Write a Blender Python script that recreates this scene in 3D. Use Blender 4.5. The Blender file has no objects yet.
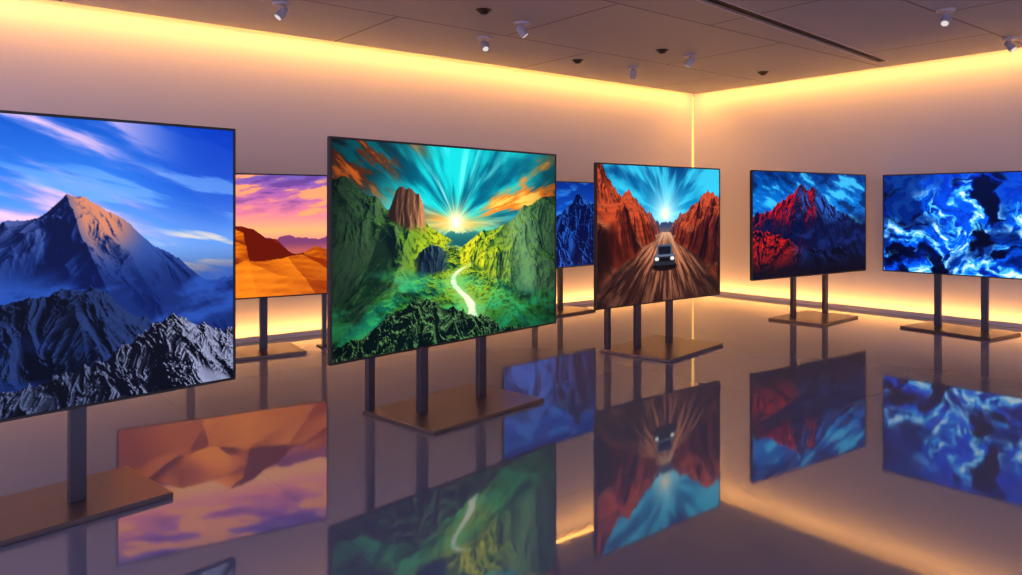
import bpy, bmesh, math
import numpy as np
from mathutils import Vector, Matrix

scene = bpy.context.scene
scene.view_settings.view_transform = 'Standard'
scene.view_settings.look = 'None'
scene.view_settings.exposure = 0.0

# ------------------------------------------------------------ helpers
def srgb(c):
    out = []
    for x in c[:3]:
        x = x / 255.0
        out.append(x / 12.92 if x <= 0.04045 else ((x + 0.055) / 1.055) ** 2.4)
    return tuple(out) + (1.0,)

def new_mat(name):
    m = bpy.data.materials.new(name)
    m.use_nodes = True
    return m, m.node_tree, m.node_tree.nodes['Principled BSDF']

def metal_mat(name, c, rough, metallic, nscale=40):
    m, nt, b = new_mat(name)
    n = nt.nodes.new('ShaderNodeTexNoise'); n.inputs['Scale'].default_value = nscale
    n.inputs['Detail'].default_value = 4
    r = nt.nodes.new('ShaderNodeValToRGB')
    r.color_ramp.elements[0].position = 0.3
    r.color_ramp.elements[1].position = 0.7
    r.color_ramp.elements[0].color = tuple(v * 0.88 for v in srgb(c)[:3]) + (1,)
    r.color_ramp.elements[1].color = tuple(v * 1.10 for v in srgb(c)[:3]) + (1,)
    nt.links.new(n.outputs['Fac'], r.inputs['Fac'])
    nt.links.new(r.outputs['Color'], b.inputs['Base Color'])
    b.inputs['Roughness'].default_value = rough
    b.inputs['Metallic'].default_value = metallic
    return m

def emit_mat(name, c, strength):
    m = bpy.data.materials.new(name); m.use_nodes = True
    nt = m.node_tree; nt.nodes.clear()
    e = nt.nodes.new('ShaderNodeEmission'); o = nt.nodes.new('ShaderNodeOutputMaterial')
    e.inputs['Color'].default_value = tuple(c) + (1,)
    e.inputs['Strength'].default_value = strength
    nt.links.new(e.outputs[0], o.inputs['Surface'])
    return m

def box_into(bm, lo, hi):
    lo = Vector(lo); hi = Vector(hi)
    c = (lo + hi) / 2; s = hi - lo
    bmesh.ops.create_cube(bm, size=1.0, matrix=Matrix.Translation(c) @ Matrix.Diagonal((s.x, s.y, s.z, 1)))

def prism_into(bm, pts, z0, z1):
    a = [bm.verts.new((p[0], p[1], z0)) for p in pts]; b = [bm.verts.new((p[0], p[1], z1)) for p in pts]
    bm.faces.new(a[::-1]); bm.faces.new(b)
    n = len(pts)
    for i in range(n):
        bm.faces.new((a[i], a[(i + 1) % n], b[(i + 1) % n], b[i]))

def mesh_obj(name, bm, mat, parent=None, bevel=0, smooth=False):
    me = bpy.data.meshes.new(name)
    bmesh.ops.recalc_face_normals(bm, faces=bm.faces)
    bm.to_mesh(me); bm.free()
    o = bpy.data.objects.new(name, me)
    scene.collection.objects.link(o)
    if mat: me.materials.append(mat)
    if parent: o.parent = parent
    if bevel:
        md = o.modifiers.new('bev', 'BEVEL'); md.width = bevel; md.segments = 2; md.limit_method = 'ANGLE'
    if smooth:
        for p in me.polygons: p.use_smooth = True
    return o

def boxes(name, lst, mat, parent=None, bevel=0):
    bm = bmesh.new()
    for lo, hi in lst: box_into(bm, lo, hi)
    return mesh_obj(name, bm, mat, parent, bevel)

# ------------------------------------------------------------ room frame
CX, CY = 2.78, 11.49
ANG = math.atan2(-0.621, -0.784)
ROOM = Matrix.Translation((CX, CY, 0)) @ Matrix.Rotation(ANG, 4, 'Z')
L = 14.0
CEIL = 2.952
GAP = 0.22
DECK = CEIL + 0.16

def wall_mat():
    m, nt, b = new_mat('wall_paint')
    n = nt.nodes.new('ShaderNodeTexNoise'); n.inputs['Scale'].default_value = 1.2; n.inputs['Detail'].default_value = 3
    r = nt.nodes.new('ShaderNodeValToRGB')
    r.color_ramp.elements[0].color = (0.60, 0.57, 0.61, 1)
    r.color_ramp.elements[1].color = (0.64, 0.61, 0.65, 1)
    nt.links.new(n.outputs['Fac'], r.inputs['Fac'])
    nt.links.new(r.outputs['Color'], b.inputs['Base Color'])
    b.inputs['Roughness'].default_value = 0.75
    n2 = nt.nodes.new('ShaderNodeTexNoise'); n2.inputs['Scale'].default_value = 90
    bp = nt.nodes.new('ShaderNodeBump'); bp.inputs['Strength'].default_value = 0.04
    nt.links.new(n2.outputs['Fac'], bp.inputs['Height']); nt.links.new(bp.outputs[0], b.inputs['Normal'])
    return m

def floor_mat():
    m, nt, b = new_mat('polished_floor')
    tc = nt.nodes.new('ShaderNodeTexCoord')
    br = nt.nodes.new('ShaderNodeTexBrick')
    br.offset = 0.0
    br.inputs['Scale'].default_value = 1.0
    br.inputs['Brick Width'].default_value = 1.6
    br.inputs['Row Height'].default_value = 1.6
    br.inputs['Mortar Size'].default_value = 0.0025
    br.inputs['Mortar Smooth'].default_value = 0.3
    br.inputs['Color1'].default_value = (0.195, 0.20, 0.285, 1)
    br.inputs['Color2'].default_value = (0.205, 0.21, 0.295, 1)
    br.inputs['Mortar'].default_value = (0.155, 0.16, 0.225, 1)
    nt.links.new(tc.outputs['Object'], br.inputs['Vector'])
    nt.links.new(br.outputs['Color'], b.inputs['Base Color'])
    n = nt.nodes.new('ShaderNodeTexNoise'); n.inputs['Scale'].default_value = 1.5; n.inputs['Detail'].default_value = 5
    nt.links.new(tc.outputs['Object'], n.inputs['Vector'])
    mr = nt.nodes.new('ShaderNodeMapRange'); mr.inputs['To Min'].default_value = 0.02; mr.inputs['To Max'].default_value = 0.06
    nt.links.new(n.outputs['Fac'], mr.inputs['Value']); nt.links.new(mr.outputs[0], b.inputs['Roughness'])
    b.inputs['IOR'].default_value = 2.3
    return m

def ceil_mat():
    m, nt, b = new_mat('ceiling_panels')
    tc = nt.nodes.new('ShaderNodeTexCoord')
    br = nt.nodes.new('ShaderNodeTexBrick')
    br.offset = 0.5
    br.inputs['Scale'].default_value = 1.0
    br.inputs['Brick Width'].default_value = 2.4
    br.inputs['Row Height'].default_value = 1.5
    br.inputs['Mortar Size'].default_value = 0.012
    br.inputs['Mortar Smooth'].default_value = 0.1
    br.inputs['Color1'].default_value = (0.30, 0.30, 0.35, 1)
    br.inputs['Color2'].default_value = (0.265, 0.265, 0.31, 1)
    br.inputs['Mortar'].default_value = (0.08, 0.08, 0.09, 1)
    nt.links.new(tc.outputs['Object'], br.inputs['Vector'])
    nt.links.new(br.outputs['Color'], b.inputs['Base Color'])
    b.inputs['Roughness'].default_value = 0.5
    return m

WALL = wall_mat()
FLOOR = floor_mat()
CEILM = ceil_mat()
TRIM = metal_mat('trim_paint', (225, 210, 205), 0.4, 0.0, 8)
BLACK = metal_mat('matte_black_plastic', (16, 16, 20), 0.4, 0.0)
POST = metal_mat('dark_bronze_post', (70, 66, 76), 0.35, 0.45)
PLATE = metal_mat('brushed_bronze_plate', (116, 100, 96), 0.3, 0.7)
WHITE = metal_mat('white_plastic', (170, 165, 175), 0.4, 0.0)

def room_boxes(name, lst, mat, bevel=0):
    o = boxes(name, lst, mat, None, bevel); o.matrix_world = ROOM; return o

room_boxes('floor', [((-0.2, -0.2, -0.1), (L, L, 0.0))], FLOOR)
room_boxes('wall_left', [((0, -0.2, 0), (L, 0, DECK))], WALL)
room_boxes('wall_right', [((-0.2, -0.2, 0), (0, L, DECK))], WALL)
S0, S1 = 0.6, 9.0
def slot(s, off=0): return 3.10 + (s - S0) * 0.10 + off
SW = .12
bm = bmesh.new()
prism_into(bm, [(S0, GAP), (S1, GAP), (S1, slot(S1)), (S0, slot(S0))], CEIL, CEIL + .03)
prism_into(bm, [(S0, slot(S0, SW)), (S1, slot(S1, SW)), (S1, L), (S0, L)], CEIL, CEIL + .03)
box_into(bm, (GAP, GAP, CEIL), (S0, L, CEIL + .03))
box_into(bm, (S1, GAP, CEIL), (L, L, CEIL + .03))
box_into(bm, (-0.2, -0.2, DECK), (L, L, DECK + 0.1))
o = mesh_obj('ceiling', bm, CEILM); o.matrix_world = ROOM
e = bpy.data.objects.new('linear_air_diffuser', None); scene.collection.objects.link(e); e.matrix_world = ROOM
bm = bmesh.new()
def strip(bm, a, b, z0, z1): prism_into(bm, [(S0, slot(S0, a)), (S1, slot(S1, a)), (S1, slot(S1, b)), (S0, slot(S0, b))], z0, z1)
strip(bm, .002, SW - .002, CEIL + .04, CEIL + .08)
strip(bm, .035, .045, CEIL, CEIL + .05); strip(bm, .075, .085, CEIL, CEIL + .05)
mesh_obj('blades', bm, BLACK, e)
bm = bmesh.new()
strip(bm, -.015, .004, CEIL - .005, CEIL + .02); strip(bm, SW - .004, SW + .015, CEIL - .005, CEIL + .02)
mesh_obj('frame', bm, WHITE, e)

LEDT = emit_mat('led_cove_warm', (1.0, 0.43, 0.07), 50.0)
LEDB = emit_mat('led_base_warm', (1.0, 0.44, 0.09), 30.0)
LEDC = emit_mat('led_corner_warm', (1.0, 0.50, 0.12), 2.2)
room_boxes('cove_led_strip', [
    ((0.15, 0.15, CEIL + 0.035), (L, 0.19, CEIL + 0.045)),
    ((0.15, 0.19, CEIL + 0.035), (0.19, L, CEIL + 0.045)),
], LEDT)
room_boxes('corner_led_strip', [((0.0, 0.0, 0.1), (0.018, 0.018, CEIL))], LEDC)
room_boxes('baseboard_left', [((0.14, 0.14, 0), (L, 0.16, 0.045))], TRIM)
room_boxes('baseboard_right', [((0.14, 0.16, 0), (0.16, L, 0.045))], TRIM)
room_boxes('base_led_strip', [
    ((0.09, 0.09, 0.0), (L, 0.12, 0.025)),
    ((0.09, 0.12, 0.0), (0.12, L, 0.025)),
], LEDB)

# ------------------------------------------------------------ screen pictures (computed procedurally)
rng = np.random.RandomState(7)
GA = rng.rand(256, 256) * 2 * np.pi
GX, GY = np.cos(GA), np.sin(GA)
def vn(x, y, s=0):
    x = x + s * 17.31 + .37; y = y + s * 9.77 + .71
    xi = np.floor(x).astype(int); yi = np.floor(y).astype(int)
    fx = x - xi; fy = y - yi
    wx = fx ** 3 * (fx * (fx * 6 - 15) + 10); wy = fy ** 3 * (fy * (fy * 6 - 15) + 10)
    def g(i, j):
        a, b = (xi + i) & 255, (yi + j) & 255
        return GX[a, b] * (fx - i) + GY[a, b] * (fy - j)
    n = (g(0, 0) * (1 - wx) + g(1, 0) * wx) * (1 - wy) + (g(0, 1) * (1 - wx) + g(1, 1) * wx) * wy
    return np.clip(.5 + n * .85, 0, 1)
def octs(x, y, o, s, g, f):
    t = 0; a = 1; n = 0
    for i in range(o):
        t = t + a * f(vn(x, y, s + i)); n += a; a *= g
        x, y = (x * .8 - y * .6) * 2.03, (x * .6 + y * .8) * 2.03
    return t / n
def fbm(x, y, o=5, s=0, g=0.5): return octs(x, y, o, s, g, lambda n: n)
def rid(x, y, o=5, s=0, g=0.55): return octs(x, y, o, s, g, lambda n: (1 - np.abs(2 * n - 1)) ** 1.5)
def rmf(x, y, o=7, s=0, g=.5):
    t = 0; a = 1; n = 0; w = 1
    for i in range(o):
        q = (1 - np.abs(2 * vn(x, y, s + i) - 1)) ** 2
        q = q * w; w = np.clip(q * 1.8, 0, 1)
        t = t + a * q; n += a; a *= g
        x, y = (x * .8 - y * .6) * 2.07, (x * .6 + y * .8) * 2.07
    return t / n
def ss(a, b, x):
    t = np.clip((x - a) / (b - a), 0, 1); return t * t * (3 - 2 * t)
def col(*c): return np.array(c, float) / 255.0
def mix(A, B, m):
    m = np.clip(m, 0, 1)[..., None]
    return A * (1 - m) + B * m
def ramp(t, stops):
    xs = [s[0] for s in stops]
    return np.stack([np.interp(t, xs, [s[1][k] / 255.0 for s in stops]) for k in range(3)], -1)
def jag(u, f, s, a): return (rid(u * f, u * 0 + s * 3.3, 5, s) - .62) * a
def line(u, xs, ys): return np.interp(u, xs, ys)
def flat(u, *c): return u[..., None] * 0 + col(*c)

def march(u, v, asp, hf, vh, Zn, Zf, steps=420):
    """perspective height-field picture: terrain depth per picture point (nan = sky)"""
    uu = u[0]; vs = v[:, 0]; x = (uu - .5) * asp; nu, nv = len(uu), len(vs)
    top = np.full(nu, 1.0001); Zm = np.full((nv, nu), np.nan)
    zp = Zn; vp0 = vh - hf(x * Zn, np.full(nu, Zn)) / Zn
    for Z in np.geomspace(Zn, Zf, steps)[1:]:
        vp = vh - hf(x * Z, np.full(nu, Z)) / Z
        act = vp < top
        if act.any():
            r0 = max(int(np.floor(vp[act].min() * (nv - 1))), 0); r1 = min(int(np.ceil(top[act].max() * (nv - 1))) + 1, nv)
            if r1 > r0:
                vv = vs[r0:r1, None]
                m = (vv >= vp) & (vv < top)
                f = np.clip((vp0 - vv) / np.maximum(vp0 - vp, 1e-6), 0, 1)
                blk = Zm[r0:r1]; blk[m] = (zp + (Z - zp) * f)[m]
            top = np.minimum(top, vp)
        zp = Z; vp0 = vp
    m = ~np.isnan(Zm); Z = np.where(m, Zm, Zf)
    return m, (u - .5) * asp * Z, Z
def shade(X, Z, hf, L, e=.004, shadow=0, reach=2.0):
    L = np.array(L, float); L /= np.linalg.norm(L)
    ee = Z * e
    h = hf(X, Z); hx = (hf(X + ee, Z) - h) / ee; hz = (hf(X, Z + ee) - h) / ee
    inv = 1 / np.sqrt(1 + hx * hx + hz * hz)
    d = np.clip((-hx * L[0] + L[1] - hz * L[2]) * inv, 0, 1)
    sh = np.ones_like(h)
    for k in range(shadow):
        t = reach * ((k + 1) / shadow) ** 1.6
        o = hf(X + L[0] * t, Z + L[2] * t) - (h + L[1] * t)
        sh = np.minimum(sh, ss(.12, -.02, o))
    return h, d * sh, inv
def ridge(asp, xs, ys, Z0, vh, s, amp, sc, seed, o=8, stretch=1.0, g=.5):
    def hf(X, Z):
        uq = X / Z0 / asp + .5
        wx = (vn(X * sc * 1.3, Z * sc * 1.3, seed + 31) - .5) * .5
        n = rmf(X * sc + wx, Z * sc * stretch + wx, o, seed, g)
        return (vh - np.interp(uq, xs, ys)) * Z0 - s * (Z0 - Z) + amp * (n - .42) * 2
    return hf

def paint_blue_mountain(u, v, x):
    A = 1.58
    c = ramp(v, [(0, (26, 84, 184)), (.22, (60, 125, 220)), (.42, (125, 175, 238)), (.65, (150, 190, 235))])
    c = mix(c, col(10, 54, 170), ss(.66, .98, u) * ss(.62, .05, v) * .9)
    w = fbm(x * 1.3 - v * 1.2, v * 5.5 - x * 1.6, 6, 3, .55)
    lm = ss(.90, .56, u)
    c = mix(c, col(150, 150, 225), ss(.40, .54, w) * (.12 + .88 * lm) * .85)
    c = mix(c, col(240, 200, 228), ss(.47, .60, w) * lm * .95)
    w2 = fbm(x * 2.2, v * 16 - x * 3.6, 5, 9)
    c = mix(c, col(140, 185, 240), ss(.5, .66, w2) * ss(.12, .2, v) * ss(.4, .3, v) * .5)
    c = mix(c, col(250, 225, 200), ss(.47, .62, w2) * ss(.36, .43, v) * ss(.76, .88, u) * .75)
    fr = .60 + jag(u, 9, 8, .05)
    c = mix(c, col(40, 84, 180), ss(fr - .004, fr + .004, v) * .9)
    xs = [0, .15, .3, .42, .494, .565, .6, .62, .64, .69, .73, .79, .88, .94, 1]
    ys = [.64, .54, .49, .44, .395, .355, .315, .285, .300, .32, .372, .44, .55, .61, .65]
    base = ridge(A, xs, ys, 10, .5, .75, .18, .5, 5, g=.45)
    px = (.62 - .5) * A * 10
    def hf(X, Z):
        dx = X - px; dz = Z - 10.0; d = np.hypot(dx, dz); th = np.arctan2(dx, -dz)
        sp = (1 - np.abs(2 * vn(th * 2.4 + fbm(X * .5, Z * .5, 3, 4) * 1.2, d * .12, 77) - 1))
        return base(X, Z) + .8 * (sp - .7) * ss(.1, 4, d) * ss(.2, 2.5, 10 - Z)
    m, X, Z = march(u, v, A, hf, .5, 3.5, 10.4)
    h, d, iv = shade(X, Z, hf, (.75, .42, -.35), shadow=5, reach=2.5)
    rock = mix(flat(u, 10, 26, 76), col(60, 92, 166), ss(.1, .95, d) * .85)
    warm = ss(-.4, 1.2, h) * ss(.60, .65, u + (.3 - v) * .2) * ss(.80, .70, u)
    rock = mix(rock, col(228, 140, 96), ss(.2, .85, d) * warm * .85)
    rock = mix(rock, col(130, 125, 172), ss(.1, .6, d) * ss(.62, .58, u) * ss(.5, .3, v) * .45)
    rock = mix(rock, col(5, 12, 46), ss(.25, .0, d) * .6)
    c = mix(c, rock, m * 1.0)
    f = fbm(x * 2.5 + v, v * 6, 6, 21, .55)
    c = mix(c, col(8, 22, 76), ss(.42, .62, v) * .65)
    c = mix(c, col(50, 90, 180), ss(.42, .66, f) * ss(.50, .60, v) * ss(.88, .72, v) * .75)
    hf2 = ridge(A, [0, .3, .45, .52, .58, .63, .68, .74, .8, .9, 1], [.68, .70, .69, .68, .65, .62, .64, .71, .78, .86, .92], 5, .5, .9, .12, 1.3, 15)
    m, X, Z = march(u, v, A, hf2, .5, 2.2, 5.2)
    h, d, iv = shade(X, Z, hf2, (.5, .6, -.3), shadow=4, reach=.8)
    fog = ss(.46, .66, fbm(x * 2.4, v * 5, 5, 27)) * ss(.68, .84, v)
    g = mix(flat(u, 4, 8, 24), col(40, 58, 108), ss(.45, 1.0, d) * .9)
    c = mix(c, mix(g, col(28, 54, 124), fog * .6), m * 1.0)
    hf3 = ridge(A, [0, .3, .5, .6, .7, .76, .82, .86, .9, .95, 1], [.96, .96, .97, .94, .90, .85, .785, .765, .785, .82, .85], 3, .5, 1.0, .06, 3.2, 25, 8, g=.6)
    m, X, Z = march(u, v, A, hf3, .5, 1.4, 3.1)
    h, d, iv = shade(X, Z, hf3, (.5, .6, -.3), shadow=4, reach=.3)
    c = mix(c, mix(flat(u, 7, 9, 22), mix(flat(u, 84, 94, 130), col(150, 155, 186), ss(.6, .9, u)), ss(.45, 1.0, d) ** 1.4), m * 1.0)
    return c

def paint_valley(u, v, x):
    A = 1.58
    sx, sy = .486 * A, .385
    dx, dy = x - sx, v - sy
    r = np.hypot(dx, dy); th = np.arctan2(-dy, dx)
    ray = fbm(th * 2.6 + 20, r * 1.8, 5, 3)
    ray2 = fbm(th * 6 + 9, r * 2.0 + 3, 5, 8)
    c = mix(flat(u, 4, 92, 118), col(30, 205, 208), ss(.34, .64, ray))
    c = mix(c, col(140, 245, 240), ss(.48, .72, ray2) * ss(.75, .15, r) * .7)
    c = mix(c, col(4, 60, 84), ss(.35, .95, r) * .6)
    cl = fbm(x * 2 + v * 1, v * 6 - x * 4.2, 6, 17, .6)
    mk = ss(.44, .14, u + v * .4) * ss(.36, .1, v - u * .2)
    c = mix(c, mix(flat(u, 10, 26, 36), col(8, 84, 98), ss(.45, .6, ray2)), mk * .9)
    c = mix(c, col(96, 44, 26), ss(.46, .54, cl) * mk * .9)
    c = mix(c, col(226, 112, 44), ss(.55, .66, cl) * mk)
    band = ss(.04, .12, th) * ss(.46, .26, th + (fbm(x * 4, v * 4, 3, 5) - .5) * .4) * ss(.08, .3, r)
    st = fbm(th * 7, r * 1.8, 5, 22, .6)
    c = mix(c, col(20, 80, 90), band * ss(.55, .4, st) * .5)
    c = mix(c, col(244, 126, 40), band * ss(.46, .56, st))
    c = mix(c, col(255, 205, 100), band * ss(.57, .68, st))
    bandl = ss(2.6, 2.95, th) * ss(3.16, 3.08, th) * ss(.35, .1, r)
    c = mix(c, col(255, 160, 60), bandl * .7)
    c = mix(c, col(255, 190, 80), np.exp(-((dx / .30) ** 2 + ((dy - .015) / .04) ** 2)) * .9)
    c = mix(c, col(255, 240, 170), np.exp(-(r / .085) ** 2))
    c = mix(c, col(255, 255, 245), np.exp(-(r / .035) ** 2))
    fl = .44 + jag(u, 9, 1, .06)
    c = mix(c, mix(flat(u, 60, 130, 120), col(24, 90, 96), ss(.42, .5, v)), ss(fl - .004, fl + .004, v))
    def river(Z): return .30 + .62 * np.sin(Z * .75 + .9) * ss(1.5, 4, Z) * ss(14, 6, Z) + .10 * (Z - 4) * ss(14, 4, Z)
    def hf(X, Z):
        dd = np.abs(X - river(Z))
        n = rmf(X * .8, Z * .5, 7, 40); n2 = fbm(X * .5, Z * .4, 3, 48)
        return -1.0 + (.08 * n + .4 * (n2 - .35)) * ss(.1, 1.2, dd) + .16 * n * ss(.15, .6, dd)
    m, X, Z = march(u, v, A, hf, .47, 1.6, 22)
    h, d, iv = shade(X, Z, hf, (-.1, .40, .55), shadow=4, reach=1.5)
    n = fbm(X * 2.5, Z * 2.0, 6, 55, .6); n2 = fbm(X * 9, Z * 7, 4, 57)
    yel = np.exp(-((u - .54) / .28) ** 2) * ss(1.0, .6, v)
    def grassy(d, n, n2, yl):
        g = mix(flat(u, 3, 28, 28), col(48, 128, 42), ss(.1, .75, d) * (.35 + n))
        g = mix(g, col(216, 212, 46), ss(.3, .9, d) * yl * (.5 + n))
        g = mix(g, col(2, 16, 20), ss(.50, .32, n2) * .5)
        return g
    g = grassy(d * 1.3, n, n2, yel)
    g = mix(g, col(40, 180, 140), ss(.55, .9, v) * ss(.4, .62, n) * .55)
    rd = np.abs(X - river(Z)); wv = .075 + (fbm(X * 3, Z * 3, 3, 9) - .5) * .06
    g = mix(g, col(150, 200, 110), ss(.40, .10, rd) * .55)
    g = mix(g, col(235, 240, 205), ss(wv + .03, wv - .02, rd))
    g = mix(g, col(150, 190, 150), ss(14, 22, Z) * .6)
    c = mix(c, g, m * 1.0)
    # rolling hills right of the road
    hr = ridge(A, [0, .5, .55, .64, .74, .835, .92, 1], [.74, .57, .52, .475, .425, .35, .31, .27], 9, .5, .95, .20, .38, 6, g=.5)
    m, X, Z = march(u, v, A, hr, .5, 4.0, 9.4)
    h, d, iv = shade(X, Z, hr, (-.8, .5, -.05), shadow=4, reach=1.4)
    n = fbm(X * 1.5, Z * 1.5, 6, 55, .6); n2 = fbm(X * 5, Z * 5, 4, 57)
    g = grassy(d * 1.25, n, n2, yel * .9 + .06)
    g = mix(g, mix(flat(u, 8, 26, 38), col(104, 146, 130), ss(.2, .85, d)), ss(.86, .7, iv) * ss(.6, .8, u) * .6)
    edge = .56 + .30 * (u - .5) + (fbm(x * 4, v * 4, 4, 12) - .5) * .14 + .10 * ss(.56, .75, u)
    c = mix(c, g, m * ss(edge + .06, edge - .02, v) * (u > .5))
    xs = [0, .04, .1, .17, .20, .215, .26, .30, .325, .36, .43, .5, .58, 1]
    ys = [.20, .22, .27, .33, .35, .35, .35, .36, .385, .425, .48, .535, .60, .72]
    hl = ridge(A, xs, ys, 9, .5, 1.0, .22, .42, 9, g=.5)
    m, X, Z = march(u, v, A, hl, .5, 4.0, 9.4)
    h, d, iv = shade(X, Z, hl, (.8, .5, -.05), shadow=4, reach=1.4)
    n = fbm(X * 1.5, Z * 1.5, 6, 65, .6); n2 = fbm(X * 5, Z * 5, 4, 67)
    g = grassy(d * 1.3, n, n2, yel)
    g = mix(g, mix(flat(u, 6, 18, 26), col(100, 124, 92), ss(.25, .95, d)), ss(.88, .7, iv) * ss(.34, .2, u) * .7)
    g = mix(g, col(4, 24, 32), ss(.30, .0, u) * .4)
    edge = .80 - .42 * ss(.1, .6, u) + (fbm(x * 4, v * 4, 5, 13) - .5) * .22
    c = mix(c, g, m * ss(edge + .05, edge - .04, v))
    hb = ridge(A, [0, .20, .225, .25, .29, .32, .35, 1], [.8, .40, .325, .31, .32, .35, .45, .9], 8, .5, 4.0, .14, .9, 29, stretch=.6)
    mb, X, Z = march(u, v, A, hb, .5, 6.6, 8.2)
    h, d, iv = shade(X, Z, hb, (.8, .5, -.1), shadow=3, reach=.5)
    bl = .385 + .04 * ss(.2, .36, u) + (fbm(u * 10, v * 10, 4, 4) - .5) * .08
    c = mix(c, mix(flat(u, 40, 26, 28), col(214, 150, 104), ss(.05, .8, d)), mb * ss(.19, .21, u) * ss(.355, .34, u) * ss(bl + .02, bl - .02, v))
    ho = ridge(A, [0, .29, .33, .37, .41, .45, .5, 1], [1, .66, .60, .585, .60, .63, .70, 1.1], 5, .5, 2, .08, 1.4, 39)
    mo, X, Z = march(u, v, A, ho, .5, 3.6, 5.2)
    h, d, iv = shade(X, Z, ho, (.6, .6, -.1), shadow=3, reach=.5)
    eo = .645 + (fbm(x * 6, v * 6, 4, 6) - .5) * .10
    c = mix(c, mix(flat(u, 5, 18, 36), col(80, 118, 124), ss(.2, .9, d)), mo * ss(eo + .02, eo - .02, v) * ss(.29, .33, u) * ss(.46, .42, u))
    f = fbm(x * 2 + 3 + v * 2, v * 5 - x, 6, 77, .55)
    c = mix(c, col(60, 190, 140), ss(.46, .66, f) * ss(.58, .70, v) * ss(1.0, .84, v) * ss(.95, .25, u) * .65)
    c = mix(c, col(4, 44, 36), ss(.80, 1.0, v) * ss(.4, .9, u) * .5)
    hq = ridge(A, [0, .08, .16, .24, .32, .38, .46, .55, .62, .7, 1], [.98, .96, .90, .84, .81, .825, .87, .91, .95, 1.02, 1.1], 3, .5, 1.0, .07, 2.8, 49, g=.6)
    m, X, Z = march(u, v, A, hq, .5, 1.3, 3.1)
    h, d, iv = shade(X, Z, hq, (.4, .7, .1), shadow=4, reach=.3)
    c = mix(c, mix(flat(u, 3, 16, 18), col(104, 150, 92), ss(.45, 1.0, d)), m * 1.0)
    return c * (1 - .45 * ss(.28, .55, np.abs(u - .5)))[..., None]

def paint_canyon(u, v, x):
    A = x.max()
    sx, sy = .52 * A, .35
    dx, dy = x - sx, v - sy
    r = np.hypot(dx, dy); th = np.arctan2(-dy, dx)
    ray = fbm(th * 2.6 + 20, r * 1.5, 5, 5)
    c = mix(ramp(v, [(0, (4, 60, 110)), (.3, (14, 130, 180)), (.5, (110, 205, 230))]), col(70, 205, 235), ss(.40, .66, ray) * .85)
    c = mix(c, col(190, 240, 250), np.exp(-(r / .17) ** 2) * .9)
    c = mix(c, col(255, 240, 210), np.exp(-(r / .05) ** 2))
    fl = .41 + jag(u, 8, 3, .07)
    c = mix(c, mix(flat(u, 50, 64, 96), col(110, 90, 90), ss(.42, .5, v)), ss(fl - .005, fl + .005, v))
    def hf(X, Z):
        X = X - .02 * Z
        n = rmf(X * .33, Z * .33, 7, 14); n2 = fbm(X * .25, Z * .22, 4, 18)
        w = 1.35 + (n2 - .5) * 2.0
        lft = X < 0
        tall = np.where(lft, 2.6, 2.1) * (.55 + .9 * n2)
        e = np.abs(X) - w
        st = ss(0, 1.0, e) * .55 + ss(.9, 2.2, e) * .45
        return -1 + tall * st * (.72 + .5 * n) + .45 * n * ss(-.2, .8, e) + .05 * (fbm(X * 2, Z * .8, 4, 3) - .5)
    m, X, Z = march(u, v, A, hf, .45, 1.7, 26, 500)
    h, d, iv = shade(X, Z, hf, (.1, .5, .35), e=.003, shadow=4, reach=2)
    h, d2, iv = shade(X, Z, hf, (0, .45, -.8), e=.003)
    st = fbm(h * 5 + fbm(X, Z, 3, 2), X * .3, 4, 12)
    rk = mix(flat(u, 50, 14, 14), col(190, 78, 46), ss(.1, .95, d2 * .9) * (.5 + st))
    rk = mix(rk, col(250, 160, 105), ss(.4, .95, d) * .65)
    rk = mix(rk, col(14, 6, 12), ss(.35, .05, d2) * .75)
    rk = mix(rk, col(90, 80, 110), ss(8, 26, Z) * .6)
    gx = .53 * A; gt = np.arctan2(v - .44, x - gx); gr = np.hypot(x - gx, v - .44)
    tr = fbm(gt * 7, gr * 2.2, 5, 33, .6); tr2 = rid(gt * 14, gr * 2, 4, 35)
    g = mix(flat(u, 66, 36, 32), col(190, 122, 88), ss(.40, .62, tr))
    g = mix(g, col(30, 16, 18), ss(.62, .85, tr2) * .7)
    g = mix(g, col(245, 200, 160), np.exp(-(gr / .13) ** 2) * .8)
    g = mix(g, col(20, 10, 14), ss(.2, .7, gr) * .6)
    c = mix(c, mix(g, rk, ss(-.97, -.88, h) * ss(.99, .93, iv)), m * 1.0)
    c = mix(c, col(14, 8, 12), ss(.32, .56, np.abs(u - .5)) * ss(.3, .8, v) * .5)
    cu, cv = .515, .665
    X = (u - cu) / .085; Y = (v - cv) / .085
    def rb(x0, x1, y0, y1, k=.08):
        qx = np.maximum(np.abs(X - (x0 + x1) / 2) - (x1 - x0) / 2 + k, 0)
        qy = np.maximum(np.abs(Y - (y0 + y1) / 2) - (y1 - y0) / 2 + k, 0)
        return ss(k + .05, k - .02, np.hypot(qx, qy))
    c = mix(c, col(14, 8, 10), ss(1.3, .8, np.hypot(X / 1.15, (Y - .95) / .35)))
    c = mix(c, col(6, 6, 10), rb(-.95, -.55, .4, 1.12)); c = mix(c, col(6, 6, 10), rb(.55, .95, .4, 1.12))
    c = mix(c, col(70, 84, 104), rb(-.72, .72, -1.0, .1, .2))
    c = mix(c, col(14, 20, 32), rb(-.58, .58, -.82, -.12, .1))
    c = mix(c, col(34, 38, 50), rb(-1.0, 1.0, -.12, .8, .2))
    c = mix(c, col(90, 100, 118), rb(-.95, .95, -.12, .05, .06))
    c = mix(c, col(10, 12, 18), rb(-.5, .5, .18, .5, .06))
    c = mix(c, col(255, 252, 240), rb(-.92, -.58, .12, .38, .1)); c = mix(c, col(255, 252, 240), rb(.58, .92, .12, .38, .1))
    return c

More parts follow.
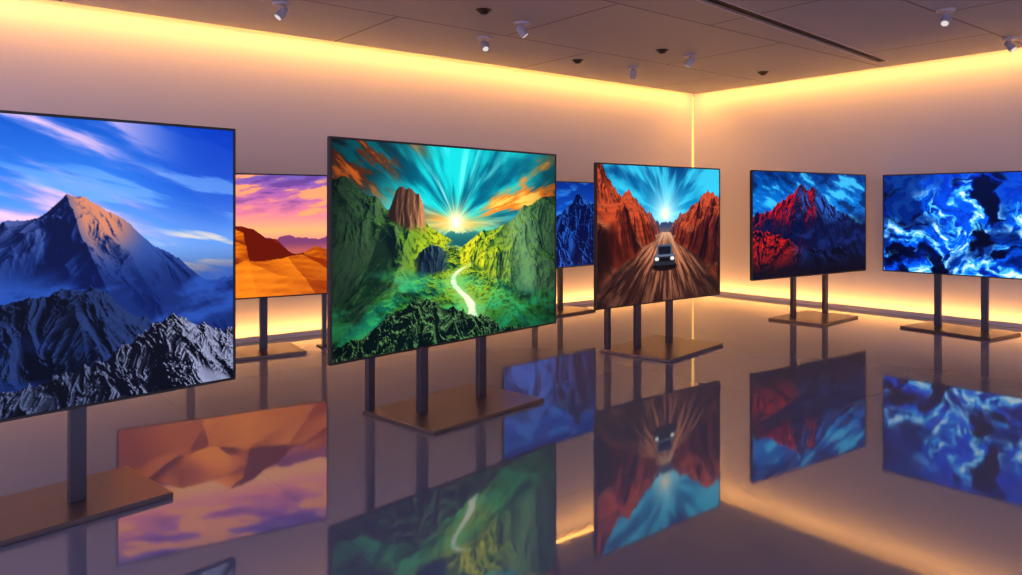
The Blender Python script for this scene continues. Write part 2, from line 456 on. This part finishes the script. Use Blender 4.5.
def paint_red_mountain(u, v, x):
    A = x.max()
    w = fbm(x * 2 + v * 2, v * 7 - x * 2.5, 6, 3, .58)
    c = ramp(v, [(0, (6, 56, 130)), (.3, (16, 110, 195)), (.5, (24, 70, 150)), (1, (8, 26, 66))])
    c = mix(c, col(80, 200, 240), ss(.50, .66, w) * .8)
    c = mix(c, col(4, 20, 64), ss(.48, .34, w) * .7)
    base = ridge(A, [0, .12, .25, .33, .385, .42, .47, .52, .58, .7, .85, 1], [.44, .39, .31, .22, .13, .155, .19, .165, .24, .36, .48, .56], 10, .5, .8, .26, .5, 12)
    px = (.40 - .5) * A * 10
    def hf(X, Z):
        dx = X - px; dz = Z - 10.0; d = np.hypot(dx, dz); th = np.arctan2(dx, -dz)
        sp = (1 - np.abs(2 * vn(th * 2.2 + fbm(X * .5, Z * .5, 3, 4) * 1.2, d * .12, 83) - 1))
        return base(X, Z) + .9 * (sp - .7) * ss(.1, 3, d)
    m, X, Z = march(u, v, A, hf, .5, 3.5, 10.4)
    h, d, iv = shade(X, Z, hf, (-.6, .5, -.3), shadow=4, reach=2)
    h, d2, iv = shade(X, Z, hf, (.8, .4, -.2))
    g = mix(flat(u, 6, 8, 36), col(196, 26, 32), ss(.45, .95, d))
    n = fbm(x * 3, v * 3, 4, 71)
    g = mix(g, mix(flat(u, 6, 14, 52), col(50, 104, 195), ss(.4, 1.0, d2)), ss(.52, .62, u * .75 + n * .4) * .9 + ss(.5, 1.0, d2) * .35)
    c = mix(c, g, m * 1.0)
    f = fbm(x * 3, v * 6, 5, 44)
    c = mix(c, col(5, 12, 48), ss(.38, .56, v + (f - .5) * .3) * .85)
    c = mix(c, col(36, 66, 150), ss(.5, .66, f) * ss(.5, .6, v) * ss(.8, .66, v) * .4)
    h2 = ridge(A, [0, .1, .25, .45, .6, .8, 1], [.62, .63, .69, .79, .81, .80, .76], 4, .5, .9, .14, 1.1, 42)
    m, X, Z = march(u, v, A, h2, .5, 1.8, 4.2)
    h, d, iv = shade(X, Z, h2, (.3, .7, -.2), shadow=4, reach=.8)
    c = mix(c, mix(flat(u, 3, 6, 24), mix(flat(u, 205, 38, 30), col(22, 48, 116), ss(.25, .45, u)), ss(.66, 1.0, d) * ss(1.0, .72, v)), m * 1.0)
    return c

def paint_blue_smoke(u, v, x):
    wx = fbm(x * 1.6, v * 1.6, 5, 4) - .5; wy = fbm(x * 1.6, v * 1.6, 5, 14) - .5
    q = rmf(x * 2.2 + wx * 2.2, v * 2.6 + wy * 2.2, 7, 23, .6)
    q2 = rmf(x * 4.5 + wx * 3, v * 4.5 + wy * 3, 6, 29, .65)
    b = fbm(x * 2 + wx, v * 2, 5, 2)
    cl = line(u, [0, .1, .25, .4, .5, .62, .72, .85, 1], [.50, .30, .22, .25, .06, .12, .35, .22, .2])
    body = ss(cl - .12, cl + .15, v + wy * .5) * ss(.30, .46, b)
    c = mix(flat(u, 2, 8, 52), col(6, 44, 165), ss(.40, .66, b))
    c = mix(c, col(10, 84, 220), ss(.26, .54, q) * (.35 + .65 * body))
    k = q * .5 + q2 * .65
    c = mix(c, col(70, 180, 250), ss(.42, .62, k) * (.12 + .88 * body))
    c = mix(c, col(225, 242, 255), ss(.58, .80, k) * body)
    c = mix(c, col(1, 4, 28), ss(.30, .08, q) * .85)
    return c

def paint_blue_range(u, v, x):
    A = x.max()
    w = fbm(x * 3 + v, v * 8, 5, 6)
    c = mix(ramp(v, [(0, (8, 40, 120)), (.4, (20, 80, 180)), (1, (6, 20, 80))]), col(60, 140, 220), ss(.5, .7, w) * .6)
    h1 = ridge(A, [0, .3, .5, .68, .8, .9, 1], [.5, .3, .45, .32, .16, .22, .3], 10, .5, .8, .5, .5, 62)
    m, X, Z = march(u, v, A, h1, .5, 3.5, 10.5, 250)
    h, d, iv = shade(X, Z, h1, (.6, .5, -.3), shadow=3, reach=2)
    return mix(c, mix(flat(u, 3, 12, 56), col(46, 104, 200), ss(.35, 1.0, d)), m * 1.0)

def paint_dunes(u, v, x):
    A = x.max()
    c = ramp(v, [(0, (110, 90, 170)), (.15, (170, 100, 165)), (.32, (235, 135, 150)), (.46, (255, 178, 120)), (.54, (235, 150, 130))])
    w = fbm(x * 2, v * 9 + x * 1.2, 6, 6, .55)
    c = mix(c, col(255, 165, 110), ss(.5, .62, w) * ss(.5, .3, v) * .9)
    c = mix(c, col(96, 62, 135), ss(.48, .36, w) * ss(.4, .1, v) * .75)
    fl = .52 + jag(u, 6, 4, .08)
    c = mix(c, col(120, 64, 105), ss(fl - .005, fl + .005, v))
    c = mix(c, col(190, 100, 90), ss(.55, .64, v) * .8)
    def dn(xs, ys, Z0, s, seed, amp):
        def hf(X, Z):
            n = 1 - np.abs(2 * vn(X * .35 + Z * .25, Z * .3, seed) - 1)
            return (.5 - np.interp(X / Z0 / A + .5, xs, ys)) * Z0 - s * (Z0 - Z) + amp * n + .010 * np.sin(Z * 22 + X * 7 + 5 * fbm(X, Z, 3, 2))
        return hf
    h1 = dn([0, .3, .5, .56, .66, .8, 1], [.66, .60, .53, .52, .60, .70, .73], 8, .55, 5, .9)
    m, X, Z = march(u, v, A, h1, .5, 2.5, 8.2, 300)
    h, d, iv = shade(X, Z, h1, (-.8, .45, .1), shadow=5, reach=2)
    c = mix(c, mix(flat(u, 92, 22, 12), col(255, 140, 26), ss(.2, .75, d)), m * 1.0)
    h2 = dn([0, .4, .6, .8, 1], [.80, .86, .80, .76, .78], 4, .5, 9, .35)
    m, X, Z = march(u, v, A, h2, .5, 1.5, 4.1, 300)
    h, d, iv = shade(X, Z, h2, (-.7, .5, .1), shadow=5, reach=1)
    c = mix(c, mix(flat(u, 120, 36, 8), col(255, 150, 40), ss(.2, .8, d)), m * 1.0)
    return c

def screen_mesh(name, W, H, nu, nv, painter, parent, z0, yoff, gain):
    us = np.linspace(0, 1, nu); vs = np.linspace(0, 1, nv)
    V, U = np.meshgrid(vs, us, indexing='ij')
    C = np.clip(painter(U, V, U * (W / H)), 0, 1)
    lum = C.mean(-1, keepdims=True)
    C = np.clip(lum + (C - lum) * 1.12, 0, 1)
    lin = np.where(C <= 0.04045, C / 12.92, ((C + 0.055) / 1.055) ** 2.4)
    rgba = np.ones((nv * nu, 4), np.float32); rgba[:, :3] = lin.reshape(-1, 3)
    co = np.zeros((nv * nu, 3), np.float32)
    co[:, 0] = ((U - .5) * W).ravel(); co[:, 1] = yoff; co[:, 2] = (z0 + (1 - V) * H).ravel()
    i = np.arange(nv * nu).reshape(nv, nu)
    q = np.stack([i[:-1, :-1], i[1:, :-1], i[1:, 1:], i[:-1, 1:]], -1).reshape(-1, 4).astype(np.int32)
    me = bpy.data.meshes.new(name)
    nf = len(q)
    me.vertices.add(nv * nu); me.vertices.foreach_set('co', co.ravel())
    me.loops.add(nf * 4); me.loops.foreach_set('vertex_index', q.ravel())
    me.polygons.add(nf); me.polygons.foreach_set('loop_start', np.arange(0, nf * 4, 4, dtype=np.int32))
    me.update(calc_edges=True)
    at = me.color_attributes.new('picture', 'FLOAT_COLOR', 'POINT')
    at.data.foreach_set('color', rgba.ravel())
    m = bpy.data.materials.new(name + '_picture'); m.use_nodes = True
    try: m.cycles.emission_sampling = 'NONE'
    except Exception as ex: print('sampling', ex)
    nt = m.node_tree; b = nt.nodes['Principled BSDF']
    a = nt.nodes.new('ShaderNodeAttribute'); a.attribute_name = 'picture'
    b.inputs['Base Color'].default_value = (0.002, 0.002, 0.003, 1)
    b.inputs['Roughness'].default_value = 0.25
    b.inputs['Specular IOR Level'].default_value = 0.05
    nt.links.new(a.outputs['Color'], b.inputs['Emission Color'])
    b.inputs['Emission Strength'].default_value = gain
    me.materials.append(m)
    o = bpy.data.objects.new(name, me); scene.collection.objects.link(o); o.parent = parent
    return o

def television(mid, deg, W, H, zb, painter, nu, posts, plate, rear=None, side=None, gain=1.25):
    e = bpy.data.objects.new('television', None)
    scene.collection.objects.link(e)
    e.location = (mid[0], mid[1], 0); e.rotation_euler = (0, 0, math.radians(deg))
    bz = .012
    boxes('bezel', [((-W/2, -.004, zb), (W/2, .022, zb + bz)), ((-W/2, -.004, zb + H - bz), (W/2, .022, zb + H)),
                    ((-W/2, -.004, zb + bz), (-W/2 + bz, .022, zb + H - bz)), ((W/2 - bz, -.004, zb + bz), (W/2, .022, zb + H - bz))], BLACK, e, .0015)
    boxes('back_shell', [((-W/2 + .004, .004, zb + .004), (W/2 - .004, .034, zb + H - .004))], BLACK, e, .004)
    boxes('electronics_housing', [((-W*.36, .034, zb + .08), (W*.36, .056, zb + H*.62))], BLACK, e, .006)
    screen_mesh('screen', W - 2*bz + .002, H - 2*bz + .002, nu, int(nu * H / W), painter, e, zb + bz - .001, .0015, gain)
    px0, px1, py0, py1, prot = plate
    th = .024
    pl = boxes('base_plate', [((-(px1-px0)/2, -(py1-py0)/2, .0), ((px1-px0)/2, (py1-py0)/2, th))], PLATE, e, .004)
    pl.location = ((px0+px1)/2, (py0+py1)/2, 0); pl.rotation_euler = (0, 0, math.radians(prot))
    k = 1
    for a in posts:
        boxes('post_%d' % k, [((a - .033, .058, th - .001), (a + .033, .098, zb + H * .55))], POST, e, .003)
        k += 1
    boxes('mount_bracket', [((min(posts) - .12, .052, zb + H*.35), (max(posts) + .12, .066, zb + H*.35 + .07)),
                            ((min(posts) - .12, .052, zb + H*.50), (max(posts) + .12, .066, zb + H*.50 + .07))], POST, e, .002)
    if rear:
        rx, ry = rear
        boxes('rear_leg', [((rx - .025, ry - .02, 0.0), (rx + .025, ry + .02, zb + .32)),
                           ((rx - .02, .05, zb + .26), (rx + .02, ry, zb + .31))], POST, e, .003)
    if side:
        boxes('side_leg', [((side - .02, .034, .012), (side + .02, .07, zb + .4)), ((side - .05, -.02, 0), (side + .05, .12, .012))], POST, e, .002)
    return e

television((-2.011, 2.978), 48.3, 1.955, 1.236, .44, paint_blue_mountain, 600, (-.29, .29), (-.62, .61, -.14, .37, 0))
television((-.322, 4.764), 48.2, 1.955, 1.236, .435, paint_valley, 500, (-.25, .27), (-.475, .505, -.27, .38, 0), rear=(-.445, .345))
television((1.38, 6.82), 39.4, 1.734, 1.236, .42, paint_canyon, 340, (-.26, .186), (-.53, .47, -.37, .33, 10), rear=(-.50, .215))
television((3.46, 8.605), 34.8, 2.19, 1.18, .493, paint_red_mountain, 340, (-.26, .36), (-.48, .45, -.33, .29, 8))
television((4.63, 7.69), -49, 1.6, 1.06, .573, paint_blue_smoke, 360, (-.265, .174), (-.49, .41, -.30, .30, -9))
television((.5, 9.05), 45, 1.66, 1.06, .53, paint_blue_range, 240, (-.228, .228), (-.5, .5, -.27, .27, 0))
television((-2.407, 6.427), 31.8, 1.72, 1.09, .485, paint_dunes, 340, (-.3, .3), (-.62, .60, -.22, .32, 0), side=.84)

# ------------------------------------------------------------ ceiling fixtures
LENS = emit_mat('spot_lens', (1.0, 0.9, 0.85), 0.8)
def cyl(bm, r1, r2, d, M, seg=20):
    bmesh.ops.create_cone(bm, cap_ends=True, segments=seg, radius1=r1, radius2=r2, depth=d, matrix=M)
def spotlight(x, y, yaw):
    e = bpy.data.objects.new('ceiling_spotlight', None); scene.collection.objects.link(e)
    e.location = (x, y, CEIL); e.rotation_euler = (0, 0, yaw)
    bm = bmesh.new()
    cyl(bm, .07, .075, .02, Matrix.Translation((0, 0, -.01)), 28)
    cyl(bm, .009, .009, .05, Matrix.Translation((0, 0, -.04)), 10)
    mesh_obj('canopy', bm, WHITE, e)
    R = Matrix.Translation((0, 0, -.085)) @ Matrix.Rotation(math.radians(40), 4, 'X')
    bm = bmesh.new()
    cyl(bm, .038, .032, .09, R)
    cyl(bm, .032, .018, .02, R @ Matrix.Translation((0, 0, .055)))
    box_into(bm, (-.044, -.008, -.095), (-.036, .008, -.045)); box_into(bm, (.036, -.008, -.095), (.044, .008, -.045))
    box_into(bm, (-.044, -.008, -.052), (.044, .008, -.045))
    mesh_obj('head', bm, WHITE, e)
    bm = bmesh.new(); cyl(bm, .028, .028, .004, R @ Matrix.Translation((0, 0, -.0465)))
    mesh_obj('lens', bm, LENS, e)
for i, (x, y) in enumerate([(-1.88, 6.15), (-.26, 7.4), (.1, 6.8), (1.46, 9.0), (1.97, 8.27), (3.68, 6.36), (4.94, 7.43)]):
    spotlight(x, y, i * 1.3 + 2.2)
def smoke(x, y):
    bm = bmesh.new()
    cyl(bm, .045, .07, .02, Matrix.Translation((0, 0, -.01)), 28)
    cyl(bm, .025, .045, .02, Matrix.Translation((0, 0, -.03)), 28)
    o = mesh_obj('smoke_detector', bm, BLACK); o.location = (x, y, CEIL)
for x, y in [(-.23, 6.36), (1.61, 8.0), (.76, 8.56), (3.13, 9.33)]:
    smoke(x, y)

# ------------------------------------------------------------ world + camera
w = bpy.data.worlds.new('World'); scene.world = w; w.use_nodes = True
bg = w.node_tree.nodes['Background']
bg.inputs['Color'].default_value = (0.42, 0.40, 0.64, 1); bg.inputs['Strength'].default_value = 3.6

cam = bpy.data.cameras.new('camera'); co = bpy.data.objects.new('camera', cam)
scene.collection.objects.link(co); scene.camera = co
co.location = (0, 0, 1.3); co.rotation_euler = (math.radians(90), 0, 0)
cam.sensor_width = 36; cam.lens = 751 / 1022 * 36
cam.shift_y = -(287.5 - 205) / 1022
cam.clip_start = .05
